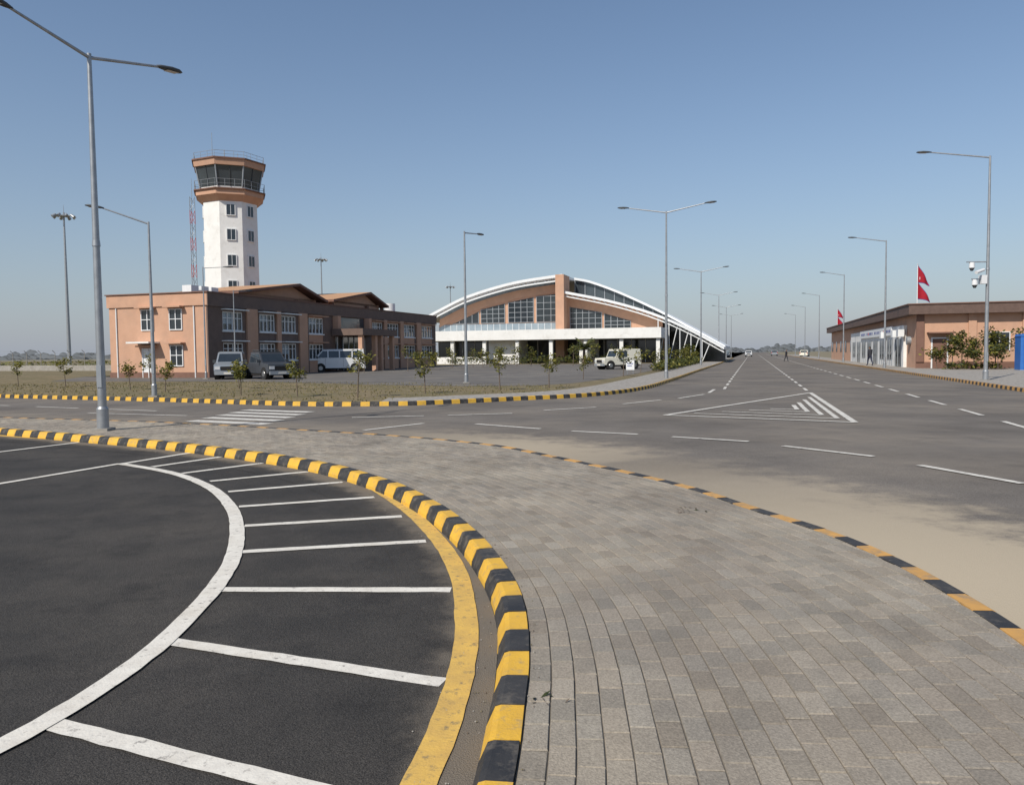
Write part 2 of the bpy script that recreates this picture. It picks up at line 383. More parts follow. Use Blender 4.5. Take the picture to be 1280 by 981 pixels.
for cx,cy,k,r in [(1.66,7.25,22,.09),(.14,3.3,7,.035)]:
    for i in range(k):
        x=cx+random.gauss(0,r);y=cy+random.gauss(0,r);a=random.uniform(0,6.28);l=random.uniform(.012,.035);z=.134
        u=V((math.cos(a),math.sin(a),random.uniform(0,.6)))*l;w=V((-math.sin(a),math.cos(a),random.uniform(0,.5)))*l*.25;c=V((x,y,z+.004))
        b.add('l',[c-u,c-w,c+u,c+w],[(0,1,2,3)],random.choice(['bark','leaf_c','bark']))
b.build()
b=B('grit',single=True)
for i in range(1100):
    j=random.randint(120,len(K)-12);nn=V((K[j+1]-K[j-1]).normalized());nn=V((-nn.y,nn.x))
    p=K[j]+nn*random.choice([-random.uniform(.19,.5),-random.uniform(.19,.28),random.uniform(.01,.06)])
    z=.012 if (p-K[j]).dot(nn)<0 else .134
    s_=random.uniform(.002,.006);a=random.uniform(0,6)
    vs_=[(p.x+s_*math.cos(a+k_*1.57),p.y+s_*math.sin(a+k_*1.57),z) for k_ in range(4)]+[(p.x,p.y,z+s_)]
    b.add('g',vs_,[(0,1,4),(1,2,4),(2,3,4),(3,0,4)],random.choice(['earth','concrete','bark']))
b.build()

# ---------------------------------------------------------------- street lamps
def lamp(x,y,h,arms,r=.075,base=.1,box=False):
    b=B('street_lamp',(x,y,base))
    h-=base
    b.box('base_plate',-.17,.17,-.17,.17,0,.05,'concrete')
    b.tube('pole',(0,0,.04),(0,0,.45),r*1.35,r*1.35,'steel',12)
    b.tube('pole',(0,0,.45),(0,0,.5),r*1.35,r,'steel',12,caps=False)
    b.tube('pole',(0,0,.5),(0,0,h*.5),r,r*.8,'steel',12)
    b.tube('pole',(0,0,h*.5),(0,0,h*.5+.12),r*.95,r*.85,'steel',12)
    b.tube('pole',(0,0,h*.5+.1),(0,0,h+.08),r*.78,r*.5,'steel',12)
    if h>6: 
        b.box('access_door',-.05,.05,-r*1.12,-r*.6,.9,1.35,'grey_metal')
    for ax,ay,az in arms:
        p=V((0,0,h));q=V((ax,ay,h+az)); t=(q-p).normalized()
        b.tube('arm',p,q,r*.42,r*.32,'steel',8)
        hz=V((t.x,t.y,t.z*.4)).normalized(); side=V((-hz.y,hz.x,0)).normalized(); up=hz.cross(side)
        if up.z<0: up=-up
        prof=[(-.05,.035,.03),(.08,.07,.06),(.3,.125,.075),(.5,.12,.06),(.6,.05,.03)]
        vs=[]
        for l,w,t_ in prof:
            c=q+hz*l
            for i in range(8):
                an=2*math.pi*i/8; zz=math.sin(an)*t_; zz=zz if zz>0 else zz*.45
                vs.append(c+side*math.cos(an)*w+up*zz)
        fs=[(i*8+j,i*8+(j+1)%8,(i+1)*8+(j+1)%8,(i+1)*8+j) for i in range(4) for j in range(8)]
        fs+=[tuple(range(7,-1,-1)),tuple(range(32,40))]
        b.add('luminaire',vs,fs,'lamp_head',True)
        c=q+hz*.33-up*.036
        b.add('lens',[c-hz*.15-side*.08,c+hz*.15-side*.08,c+hz*.15+side*.08,c-hz*.15+side*.08],[(3,2,1,0)],'lamp_glass')
    if box:
        b.box('bracket',-1.0,0,-.03,.03,5.55,5.6,'steel')
        b.box('bracket',-.75,.0,-.03,.03,4.75,4.8,'steel')
        b.box('camera_box',-.35,-.1,-.14,.14,4.55,4.95,'camera_white')
        for cx,cz in ((-.75,5.3),(-.6,4.5)):
            b.tube('camera_body',(cx,0,cz+.25),(cx,0,cz),.11,.13,'camera_white',12)
            b.tube('camera_dome',(cx,0,cz),(cx,0,cz-.14),.12,.05,'lamp_head',12)
        b.tube('bullet_camera',(-.25,-.1,5.2),(-.75,-.35,5.05),.07,.08,'camera_white',10)
    return b.build()
nx,ny=n.x,n.y
lamp(-8.5,15.9,7.71,[(.75,1.45,.34),(-.62,-1.5,.34)],r=.085,base=.13)
lamp(-13.8,29.6,6.7,[(-1.55,-.35,.55)])
lamp(-2.38,40.1,7.87,[(.62,1.1,.1)],r=.08)
lamp(8.63,42.9,9.29,[(2.1*nx,2.1*ny,.38),(-2.1*nx,-2.1*ny,.38)],r=.085)
lamp(19.7,80,9.8,[(2.2*nx,2.2*ny,.4),(-2.2*nx,-2.2*ny,.4)],r=.09)
for L_,h in ((118,9.8),(152,9.8),(188,9.8)): 
    x,y=LN(L_,-4.8); lamp(x,y,h,[(2.1*nx,2.1*ny,.4),(-2.1*nx,-2.1*ny,.4)],r=.09)
lamp(22.4,36.3,10.5,[(-2.5*nx,-2.5*ny,.45)],r=.09,box=True)
lamp(29.6,61,10.1,[(-2.2*nx,-2.2*ny,.4)],r=.09)
for L_ in (98,133,168,205): 
    x,y=LN(L_,10.2); lamp(x,y,10.3,[(-2.1*nx,-2.1*ny,.4)],r=.09)
lamp(-20.7,52,7.55,[(1.3,.3,.08)],r=.06)
lamp(-18.8,52.3,6.0,[(.5,.9,.1)],r=.05)
def mast(x,y,h,q=1):
    b=B('high_mast_light',(x,y,0))
    b.tube('mast',(0,0,0),(0,0,h),.30,.12,'steel',12)
    b.tube('ring',(0,0,h-.6),(0,0,h-.45),.8,.8,'grey_metal',16)
    for i in range(8):
        a=2*math.pi*i/8;c=V((math.cos(a),math.sin(a),0))
        b.tube('arm',(0,0,h-.5),c*1.2+V((0,0,h-.45)),.05,.05,'steel',6)
        b.tube('floodlight',c*1.1+V((0,0,h-.35)),c*1.6+V((0,0,h-.75)),.18,.28,'grey_metal',8)
    b.tube('lightning_rod',(0,0,h),(0,0,h+1.2),.05,.02,'steel',6)
    b.build()
mast(-69,120,24);mast(-49,200,26.7);mast(-21.2,270,25.4)

# ---------------------------------------------------------------- admin building
b=B('administration_building',(-21.6,54.6,.1),ROT)
Wd,Ln,Ht=8.6,41.0,6.0
b.box('walls',-Wd,0,0,Ln,0,5.15,'orange_wall')
b.box('cladding',0.0,.12,-.003,1.4,0,5.15,'taupe_wall')
b.box('parapet',-Wd-.12,.16,-.10,Ln+.1,5.15,6.0,'orange_wall')
b.box('parapet_band',.16,.24,-.10,Ln+.1,5.1,6.05,'taupe_wall')
b.box('parapet_cap',-Wd-.2,.3,-.18,Ln+.18,6.05,6.13,'brown_trim')
b.box('parapet',-Wd-.12,.16,-.10,Ln+.1,6.0,6.05,'brown_trim')
wins=[(1.6,3.9),(6,8),(8.9,11),(13,15.3),(24.7,26.9),(28,30.7),(32.1,34.9),(36.9,39.9)]
segs=[(1.4,1.6),(3.9,6),(8,8.9),(11,13),(15.3,24.7),(26.9,28),(30.7,32.1),(34.9,36.9),(39.9,41)]
for k,(a,c) in enumerate(segs):
    b.box('cladding',0,.12,a,c,0,5.1,'taupe_wall')
    if k in (1,3,5,6,7,2): 
        w=(c-a)*.62;mid=(a+c)/2
        b.box('pilaster',.12,.26,mid-w/2,mid+w/2,0,5.1,'orange_wall')
for k,(a,c) in enumerate(wins):
    mt='taupe_wall' if k<3 else 'orange_wall'
    for z0,z1 in ((0,1.15),(2.5,3.4),(4.8,5.1)): b.box('cladding',0,.10,a,c,z0,z1,mt)
    for z0,z1 in ((1.15,2.5),(3.4,4.8)):
        b.box('glass',-.0,.02,a,c,z0,z1,'glass_dark')
        if (k*7+int(z0*3))%3: b.box('blind',.02,.024,a+.1,a+(c-a)*.48,z0+.5+.3*(k%2),z1-.1,'glass_light')
        for t in (a,(a+c)/2-.04,c-.08,a+(c-a)*.25-.02,a+(c-a)*.75-.02): b.box('window_frame',.02,.09,t,t+.08,z0,z1,'white_metal')
        b.box('window_frame',.02,.088,a,c,z1-.08,z1,'white_metal');b.box('window_frame',.02,.088,a,c,z0,z0+.07,'white_metal')
        b.box('window_frame',.02,.087,a,c,z0+.9,z0+.95,'white_metal')
        b.box('sun_shade',.12,.65,a-.15,c+.15,z1+.1,z1+.18,'white_wall' if k<3 else 'orange_wall')
        b.box('sill',.12,.22,a-.1,c+.1,z0-.1,z0,'white_wall')
b.box('porch_roof',.2,3.4,16.6,23.6,3.3,3.9,'taupe_wall')
for yy in (16.8,19.4,20.6,23.0): b.box('porch_column',2.8,3.2,yy,yy+.4,0,3.3,'orange_wall')
for yy in (17,23): b.box('tower_column',.12,.7,yy,yy+.5,3.9,5.1,'orange_wall')
b.box('entrance_glass',.12,.16,17.4,22.9,.1,3.2,'glass_dark')
b.box('entrance_glass',.12,.16,17.7,22.8,4.0,5.0,'glass_mid')
for i in range(6): b.box('window_frame',.16,.22,17.6+i*1.05,17.68+i*1.05,.1,3.2,'white_metal')
def lw(x0,x1,z0,z1,door=False):
    b.box('glass',x0,x1,-.02,0,z0,z1,'glass_dark' if not door else 'white_metal')
    for t in (x0-.06,(x0+x1)/2-.03,x1): b.box('window_frame',t,t+.06,-.08,-.0,z0,z1,'white_metal')
    b.box('window_frame',x0-.06,x1+.06,-.082,-.0,z1,z1+.07,'white_metal')
    if not door: b.box('window_frame',x0-.06,x1+.06,-.082,0,z0-.07,z0,'white_metal'); b.box('window_frame',x0,x1,-.075,-.02,(z0+z1)/2,(z0+z1)/2+.05,'white_metal')
    b.box('sun_shade',x0-.25,x1+.25,-.5,0,z1+.15,z1+.25,'orange_wall')
lw(-5.6,-4.6,3.5,4.9);lw(-3.1,-2.1,3.5,4.9);lw(-3.1,-2.1,.9,2.3);lw(-5.6,-4.6,.0,2.1,True)
b.box('door_canopy',-6.1,-4.1,-1.1,0,2.5,2.62,'white_wall')
b.tube('drain_pipe',(-1,-.06,0),(-1,-.06,5.1),.05,.05,'white_metal',8)
b.tube('drain_pipe',(-7.9,-.06,0),(-7.9,-.06,5.1),.05,.05,'white_metal',8)
b.box('plinth',-Wd-.05,.17,-.06,0,0,.4,'brown_trim')
def pav(y0,y1,x0,x1,zb,ze,zr,sk=.65):
    b.box('pavilion_wall',x0+.8,x1-.8,y0+.8,y1-.8,6.0,ze,'orange_wall')
    ym=y0+(y1-y0)*sk
    vs=[(x0,y0,ze),(x1,y0,ze),(x1,y1,ze),(x0,y1,ze),(x0,ym,zr),(x1,ym,zr),(x0,y0,ze-.22),(x1,y0,ze-.22),(x1,y1,ze-.22),(x0,y1,ze-.22),(x0,ym,zr-.22),(x1,ym,zr-.22)]
    b.add('pavilion_roof',vs,[(0,1,5,4),(2,3,4,5)],'pavilion_roof')
    b.add('pavilion_fascia',vs,[(6,7,1,0),(8,9,3,2),(1,7,11,5),(5,11,8,2),(0,4,10,6),(4,3,9,10),(10,11,7,6),(9,8,11,10)],'brown_trim')
    b.add('pavilion_gable',[(x1-.8,y0+.9,ze-.2),(x1-.8,y1-.9,ze-.2),(x1-.8,ym,zr-.25)],[(0,1,2)],'orange_wall')
    for yy in (y0+.5,ym,y1-.7): b.box('pavilion_column',x1-.75,x1-.45,yy,yy+.3,6.1,ze-.2,'brown_trim')
pav(4.5,17.5,-7.6,-.6,6,6.55,7.75)
pav(18.5,30,-7.6,-.6,6,6.75,7.95)
for k in range(3): b.box('air_conditioner',-3,-2.2,1.2+k*1.1,2.0+k*1.1,6.13,6.75,'white_metal')
b.tube('water_tank',(-2,33,6.1),(-2,33,7.2),.6,.6,'white_metal',14)
b.build()

# ---------------------------------------------------------------- control tower
TR=math.radians(20)
b=B('control_tower',(-27.0,75,.1),TR)
def ring8(r,z,k=8,ph=.5): 
    r/=math.cos(math.pi/k); return [(r*math.cos(2*math.pi*(i+ph)/k),r*math.sin(2*math.pi*(i+ph)/k),z) for i in range(k)]
def frus(part,r0,z0,r1,z1,mat,caps=True):
    vs=ring8(r0,z0)+ring8(r1,z1);b.add(part,vs,[(i,(i+1)%8,8+(i+1)%8,8+i) for i in range(8)],mat)
    if caps:b.add(part,vs,[tuple(range(7,-1,-1)),tuple(range(8,16))],mat)
frus('shaft',2.48,0,2.4,16.0,'white_wall')
frus('collar',2.4,16.0,3.0,16.55,'orange_wall');frus('collar',3.03,16.55,3.03,17.0,'orange_wall')
frus('balcony',3.2,17.0,3.2,17.1,'brown_trim')
frus('cab_base',2.55,17.1,2.6,17.35,'white_wall')
frus('cab_glass',2.6,17.35,2.95,19.2,'glass_mid')
frus('roof_band',3.12,19.2,3.2,19.75,'orange_wall');frus('roof_cap',3.3,19.75,3.3,19.87,'brown_trim')
a0=ring8(2.63,17.35);a1=ring8(2.98,19.2)
for i in range(8):
    b.tube('mullion',a0[i],a1[i],.07,.07,'grey_metal',6)
    j=(i+1)%8
    p=V(a0[i]).lerp(V(a0[j]),.5);q=V(a1[i]).lerp(V(a1[j]),.5);b.tube('mullion',p*1.003,q*1.003,.035,.035,'lamp_head',6)
for rr,zz,hh in ((3.12,17.1,.8),(3.1,19.87,.6)):
    r_=ring8(rr,zz)
    for i in range(8):
        j=(i+1)%8;b.tube('railing',V(r_[i])+V((0,0,hh)),V(r_[j])+V((0,0,hh)),.018,.018,'steel',6)
        b.tube('railing',V(r_[i])+V((0,0,hh*.5)),V(r_[j])+V((0,0,hh*.5)),.014,.014,'steel',6)
        for t in (0,.33,.66): p=V(r_[i]).lerp(V(r_[j]),t);b.tube('railing',p,p+V((0,0,hh)),.016,.016,'steel',6)
for x,y,h in ((-1.5,0,3.0),(.8,.6,1.4),(1.6,-1,1.0),(-.4,-1.2,1.2)): b.tube('antenna',(x,y,19.8),(x,y,19.8+h),.03,.02,'steel',6)
b.tube('beacon',(0,0,19.85),(0,0,20.3),.2,.2,'red_paint',8)
for fi in (6,7,1,4):
    Mx=Matrix.Rotation(2*math.pi*fi/8,4,'Z')
    for zc in (3.3,5.7,8.1,10.5,12.9,15.2):
        b.box('window_glass',2.38,2.49,-.36,.36,zc-.48,zc+.48,'glass_dark',Mx)
        for y0,y1,z0,z1 in ((-.42,-.36,-.54,.54),(.36,.42,-.54,.54),(-.36,.36,.48,.54),(-.36,.36,-.54,-.48),(-.02,.02,-.48,.48)):
            b.box('window_frame',2.36,2.52,y0,y1,zc+z0,zc+z1,'white_metal',Mx)
b.build()
b=B('lattice_antenna_mast',(-34.8,85,0))
H_=19.0;cs=[V((math.cos(t)*.30,math.sin(t)*.30,0)) for t in (0,2.094,4.189)]
k=13
for i in range(k):
    z0=H_*i/k;z1=H_*(i+1)/k;mt='red_paint' if i%2 else 'grey_metal'
    for j in range(3):
        p=cs[j];q=cs[(j+1)%3]
        b.tube('leg',p+V((0,0,z0)),p+V((0,0,z1)),.035,.035,mt,6)
        zm=(z0+z1)/2
        b.tube('brace',p+V((0,0,z0)),q+V((0,0,zm)),.02,.02,mt,5);b.tube('brace',q+V((0,0,zm)),p+V((0,0,z1)),.02,.02,mt,5)
b.tube('whip',(0,0,H_),(0,0,H_+2),.03,.02,'steel',6)
b.build()

# ---------------------------------------------------------------- terminal
b=B('airport_terminal',(-11.6,120,.1),ROT)
def arc(pts,step=.8): return cat(pts,step)
def band(part,C,t0,t1,y0,y1,mat):
    A_=[V((p.x,p.y-t0)) for p in C];B_=[V((p.x,p.y-t1)) for p in C];k=len(C)
    vs=[(p.x,y0,p.y) for p in A_]+[(p.x,y0,p.y) for p in B_]+[(p.x,y1,p.y) for p in A_]+[(p.x,y1,p.y) for p in B_]
    fs=[]
    for i in range(k-1):
        fs+=[(k+i,k+i+1,i+1,i),(2*k+i,2*k+i+1,3*k+i+1,3*k+i),(i,i+1,2*k+i+1,2*k+i),(3*k+i,3*k+i+1,k+i+1,k+i)]
    fs+=[(0,2*k,3*k,k),(k-1,2*k-1,4*k-1,3*k-1)]
    b.add(part,vs,fs,mat)
def wallunder(part,C,off_,y0,y1,mat,zb=0):
    k=len(C);vs=[(p.x,y0,p.y-off_) for p in C]+[(p.x,y0,zb) for p in C]+[(p.x,y1,p.y-off_) for p in C]+[(p.x,y1,zb) for p in C]
    fs=[(k+i,k+i+1,i+1,i) for i in range(k-1)]+[(0,2*k,3*k,k),(k-1,2*k-1,4*k-1,3*k-1)]+[(2*k+i,2*k+i+1,3*k+i+1,3*k+i) for i in range(k-1)]
    b.add(part,vs,fs,mat)
C1=arc([(-1.6,6.9),(2,8.6),(6.2,10.3),(13.2,12.0),(21.0,12.9)])
C2=arc([(20.9,10.4),(27.5,8.9),(33.5,7.0),(38.5,4.7),(43.5,1.9)])
C3=arc([(20.9,12.9),(23.5,12.3),(28,10.5),(33.5,7.8),(38.5,5.0),(43.5,2.1)])
band('left_roof',C1,0,.4,-2.2,30,'white_metal')
band('roof_rim',C1,.75,.95,-1.9,-1.7,'white_metal')
for i in range(0,len(C1)-1,2):
    p=C1[i];q=C1[min(i+1,len(C1)-1)];b.tube('roof_truss',(p.x,-1.8,p.y-.85),(q.x,-1.8,q.y-.3),.06,.06,'white_metal',5)
    if i+2<len(C1): r=C1[i+2];b.tube('roof_truss',(q.x,-1.8,q.y-.3),(r.x,-1.8,r.y-.85),.06,.06,'white_metal',5)
C1w=[p for p in C1 if p.x>=.2 and p.x<20]
wallunder('wall',C1w,.4,0,.5,'glass_light')
band('arch_band',C1w,1.15,2.35,-.25,0,'orange_wall')
wallunder('wall_lower',C1w,2.35,-.12,0,'orange_wall')
def glaz(x0,x1,z0,C,dz,nx_,nz,y=-.16,gm='glass_dark',fm='grey_metal'):
    zt=lambda x:min(p.y for p in C if abs(p.x-x)<1.0)-dz
    a=zt(x0+.2);c=zt(x1-.2)
    b.add('glazing',[(x0,y,z0),(x1,y,z0),(x1,y,c),(x0,y,a)],[(0,1,2,3)],gm)
    for i in range(nx_+1):
        x=x0+(x1-x0)*i/nx_; zz=a+(c-a)*i/nx_
        b.box('mullion',x-.04,x+.04,y-.08,y-.0,z0,zz,fm)
    for i in range(nz+1):
        z=z0+(min(a,c)-z0)*i/nz; b.box('mullion',x0,x1,y-.078,y-.002,z-.035,z+.035,fm)
glaz(2.8,7.0,6.1,C1w,2.55,4,2);glaz(7.4,11.2,6.1,C1w,2.45,4,3);glaz(11.8,15.7,6.1,C1w,2.5,4,4);glaz(16.2,19.5,6.1,C1w,2.5,3,4)
b.box('glazing_strip',.4,19.5,-.2,-.16,4.9,5.95,'glass_light')
for i in range(20): b.box('mullion',.4+i,.46+i,-.25,-.2,4.9,5.95,'white_metal')
b.box('pier',19.7,20.95,-2.6,1,0,12.75,'orange_wall')
band('right_roof',C2,0,.35,-2.2,5,'white_metal')
band('roof_rim',C2,.65,.8,-1.9,-1.7,'white_metal')
for i in range(0,len(C2)-2,2):
    p=C2[i];q=C2[i+1];r=C2[i+2];b.tube('roof_truss',(p.x,-1.8,p.y-.72),(q.x,-1.8,q.y-.25),.06,.06,'white_metal',5);b.tube('roof_truss',(q.x,-1.8,q.y-.25),(r.x,-1.8,r.y-.72),.06,.06,'white_metal',5)
C2w=[p for p in C2 if p.x<35]
wallunder('wall_lower',C2w,.35,-.12,.5,'orange_wall')
glaz(21.3,26.0,4.9,C2w,1.9,5,3);glaz(26.4,30.2,4.9,C2w,1.9,4,2)
for x in (35.5,37,38.5,40,41.5):
    zt=min(C2,key=lambda p:abs(p.x-x)).y
    b.tube('tail_strut',(x-1.2,-1.8,0),(x,-1.8,zt-.3),.07,.07,'white_metal',6);b.tube('tail_strut',(x-1.2,-1.8,0),(x-1.2,-1.8,zt),.07,.07,'white_metal',6)
wallunder('rear_glass_wall',C3[:24],.35,5.05,5.3,'glass_mid',zb=5)
band('rear_roof',C3,0,.35,4.4,30,'white_metal')
for i in range(0,22,2):
    p=C3[i];b.box('mullion',p.x-.05,p.x+.05,4.95,5.04,5,p.y-.35,'grey_metal')
wallunder('tail_wall',[p for p in C3 if p.x>=34.8],.4,6,6.2,'glass_mid')
b.box('canopy',-.6,35.4,-8,-.3,3.35,4.75,'white_wall')
b.box('canopy_soffit',-.4,35.2,-7.8,-.5,3.3,3.345,'grey_metal')
for i in range(8):
    x=.4+i*4.9; b.box('canopy_column',x,x+.5,-7.6,-7.1,0,3.3,'white_wall')
b.box('ground_glazing',.3,34.8,-.2,-.13,0,3.3,'glass_dark')
for i in range(18): b.box('mullion',.3+i*2,.38+i*2,-.28,-.2,0,3.3,'white_metal')
b.box('entry_block',10.6,14.8,-6,-.3,0,3.3,'white_wall')
b.box('entry_block',24,25.6,-6.4,-.3,0,3.3,'white_wall')
b.box('low_wall',3,10,-7.2,-7.0,0,1.0,'white_wall')
b.box('side_wall',.2,34.8,.5,28,0,4.9,'orange_wall')
b.build()

# ---------------------------------------------------------------- right building
b=B('roadside_building',(31.7,60.2,.1),ROT)
b.box('walls',0,16,0,68,0,4.2,'orange_wall')
b.box('roof_fascia',-.7,16.7,-.7,68.7,4.2,4.95,'roof_brown')
b.box('roof_coping',-.78,16.78,-.78,68.78,4.95,5.03,'brown_trim')
b.box('plinth',-.05,16,-.05,0,0,.5,'brown_trim')
for x in (0,3.6,7.2,10.8): b.box('corner_pier',x-.05,x+.5,-.14,-.0,.5,4.2,'brown_trim' if x==0 else 'orange_wall')
b.box('door',1.1,2.1,-.06,0,.0,2.3,'brown_trim');b.box('door_frame',1.0,1.1,-.1,0,0,2.4,'white_metal');b.box('door_frame',2.1,2.2,-.1,0,0,2.4,'white_metal');b.box('door_frame',1.1,2.1,-.1,0,2.3,2.4,'white_metal')
b.box('door_canopy',.7,2.5,-.8,0,2.7,2.8,'brown_trim')
for x in (5,8.4,12): 
    b.box('window',x,x+1.3,-.04,0,1.4,2.7,'glass_dark')
    for t in (x-.06,x+.62,x+1.3): b.box('window_frame',t,t+.06,-.09,0,1.34,2.76,'white_metal')
    b.box('window_frame',x,x+1.3,-.09,0,2.7,2.76,'white_metal')
b.box('shopfront',-.25,0,4,40,0,3.5,'white_wall')
b.box('sign_band',-.42,-.25,9,30,2.75,3.55,'white_metal')
for i in range(22):
    if i%6==5: continue
    w=random.uniform(.2,.45); b.box('sign_lettering',-.45,-.42,9.5+i*.9,9.5+i*.9+w,3.02,3.26,'flag_red' if i%11==4 else 'flag_blue')
for i in range(8):
    y=5+i*4.3; b.box('shop_window',-.29,-.25,y,y+2.6,.6 if i%3 else .05,2.4,'glass_dark')
    for t in (y,y+1.27,y+2.54): b.box('window_frame',-.33,-.29,t,t+.06,.05,2.4,'grey_metal')
for yy in (41,47,53,59,65): b.box('side_window',-.04,0,yy,yy+1.6,1.2,2.7,'glass_dark')
b.tube('wall_fan',(-.3,2.4,2.2),(0,2.4,2.2),.35,.35,'grey_metal',14)
for yy in (3.6,6.2,12.5): b.box('air_conditioner',-.75,-.27,yy,yy+.9,2.55,3.15,'white_metal')
b.box('roof_tank',6,8,20,22,5.03,6.0,'roof_brown')
b.build()
x,y=LN(60.0,17.75)
b=B('portable_toilet',(x,y,.1),ROT)
b.box('body',-.6,.6,-.6,.6,.05,2.3,'blue_plastic');b.box('base',-.65,.65,-.65,.65,0,.05,'grey_metal')
b.extr('roof',[(-.64,2.3),(.64,2.3),(.55,2.46),(-.55,2.46)],'y',-.64,.64,'blue_plastic')
b.box('door',-.42,.42,-.63,-.6,.15,2.05,'blue_plastic');b.box('vent',-.3,.3,-.64,-.632,1.75,1.9,'dark_void');b.box('handle',.28,.34,-.67,-.63,1.0,1.15,'grey_metal')
b.build()

def flag(x,y,z0,z1,sc):
    b=B('nepal_flag',(x,y,0))
    b.tube('flag_pole',(0,0,z0),(0,0,z1),.035,.025,'white_metal',8);b.tube('finial',(0,0,z1),(0,0,z1+.12),.05,.01,'steel',8)
    def pen(zt,zb,w,o):
        k=12;vs=[];bl=[];dz_=zt-zb
        for i in range(k+1):
            t=i/k; x_=.03+w*t
            sag=dz_*.22*t*t
            top=zt-dz_*t-sag; bot=zb-sag-.001
            yy=.14*math.sin(t*7+zt)*t+o
            vs+=[(x_,yy,max(top,bot+.0005)),(x_,yy,bot)]
            bl+=[(x_,yy,bot),(x_,yy,bot-.05)]
        b.add('cloth',vs,[(2*i,2*i+1,2*i+3,2*i+2) for i in range(k)],'flag_red')
        b.add('border',bl,[(2*i,2*i+1,2*i+3,2*i+2) for i in range(k)],'flag_blue')
        tp=[]
        for i in range(k+1): tp+=[(vs[2*i][0],vs[2*i][1],vs[2*i][2]+.05),vs[2*i]]
        b.add('border',tp,[(2*i,2*i+1,2*i+3,2*i+2) for i in range(k)],'flag_blue')
    h_=(z1-z0)*.80
    pen(z1-.08,z1-.08-h_*.50,.95*sc,0);pen(z1-.1-h_*.50,z1-.08-h_,1.05*sc,.02)
    b.box('emblem',.16*sc,.34*sc,.0,.004,z1-.08-h_*.42,z1-.08-h_*.34,'white_metal')
    b.build()
flag(31.9,60.6,5,8.2,1);x,y=LN(132,12.8);flag(x,y,5,8.1,1.1)

# ---------------------------------------------------------------- vehicles
def vehicle(name,loc,rz,L,W,low,cab,zb,zt,paint,sidew,wheels,wr=.36,rack=False,tuck=.13):
    b=B(name,loc,rz);hw=W/2
    b.extr('body',low,'y',-hw,hw,paint)
    xr,xrt,xft,xf=cab;t=hw-tuck
    vs=[(xr,-hw+.02,zb),(xf,-hw+.02,zb),(xf,hw-.02,zb),(xr,hw-.02,zb),(xrt,-t,zt),(xft,-t,zt),(xft,t,zt),(xrt,t,zt)]
    b.add('cabin',vs,[(4,5,6,7),(0,1,5,4),(1,2,6,5),(2,3,7,6),(3,0,4,7)],paint)
    b.extr('roof',[(-t-.01,zt),(t+.01,zt),(t-.12,zt+.06),(-t+.12,zt+.06)],'x',xrt-.02,xft+.02,paint)
    def pt(x,z,s): 
        f=(z-zb)/(zt-zb); return (x,s*(hw-.02+(t-hw+.02)*f+.012),z)
    for (a0,a1,c0,c1) in sidew:
        z0=zb+.06;z1=zt-.1
        for s in (-1,1): 
            q=[pt(a0,z0,s),pt(a1,z0,s),pt(c1,z1,s),pt(c0,z1,s)]
            b.add('side_window',q if s<0 else q[::-1],[(0,1,2,3)],'glass_dark')
    for (xa,xb,sg) in ((xf,xft,1),(xr,xrt,-1)):
        f0,f1=.12,.88
        p=lambda f,s:(xa+(xb-xa)*f+sg*.015,s*(hw-.02+(t-hw+.02)*f-.1),zb+(zt-zb)*f)
        q=[p(f0,-1),p(f0,1),p(f1,1),p(f1,-1)]
        b.add('windscreen' if sg>0 else 'rear_window',q if sg>0 else q[::-1],[(0,1,2,3)],'glass_dark')
    for x in wheels:
        for s in (-1,1):
            b.tube('wheel_arch',(x,s*(hw-.3),wr+.02),(x,s*(hw+.006),wr+.02),wr*1.18,wr*1.18,'dark_void',18,smooth=False)
            b.tube('wheel',(x,s*(hw-.22),wr),(x,s*(hw+.02),wr),wr,wr,'tyre',18,smooth=False)
            b.tube('rim',(x,s*(hw+.0),wr),(x,s*(hw+.035),wr),wr*.58,wr*.5,'rim',12,smooth=False)
    xF=max(p[0] for p in low);xR=min(p[0] for p in low)
    b.box('bumper',xF-.05,xF+.08,-hw+.05,hw-.05,.32,.55,'grey_metal')
    b.box('bumper',xR-.08,xR+.05,-hw+.05,hw-.05,.32,.55,paint)
    b.box('grille',xF,xF+.02,-.45,.45,.6,.86,'dark_void')
    for s in (-1,1):
        b.box('head_light',xF-.02,xF+.03,s*(hw-.22)-.16,s*(hw-.22)+.16,.66,.86,'head_light')
        b.box('tail_light',xR-.03,xR+.02,s*(hw-.12)-.07,s*(hw-.12)+.07,.7,1.05,'tail_light')
        b.box('mirror',xf-.35,xf-.2,min(s*hw,s*(hw+.2)),max(s*hw,s*(hw+.2)),zb+.02,zb+.22,'lamp_head')
        for dx in (xf-1.0,(xr+xf)/2-.35): b.box('door_gap',dx,dx+.015,min(s*hw,s*(hw+.004)),max(s*hw,s*(hw+.004)),.45,zb,'dark_void')
    b.box('number_plate',xF+.08,xF+.09,-.26,.26,.36,.48,'paint_white')
    b.box('sill',wheels[0]+.45,wheels[1]-.45,-hw-.01,hw+.01,.26,.36,'dark_void')
    if rack:
        for s in (-1,1): b.tube('roof_rack',(xrt+.1,s*(t-.08),zt+.16),(xft-.2,s*(t-.08),zt+.16),.025,.025,'lamp_head',6)
        for i in range(5):
            x=xrt+.15+(xft-xrt-.4)*i/4; b.tube('roof_rack',(x,-t+.08,zt+.16),(x,t-.08,zt+.16),.02,.02,'lamp_head',6)
            for s in (-1,1): b.tube('roof_rack',(x,s*(t-.08),zt+.04),(x,s*(t-.08),zt+.16),.02,.02,'lamp_head',6)
    return b.build()
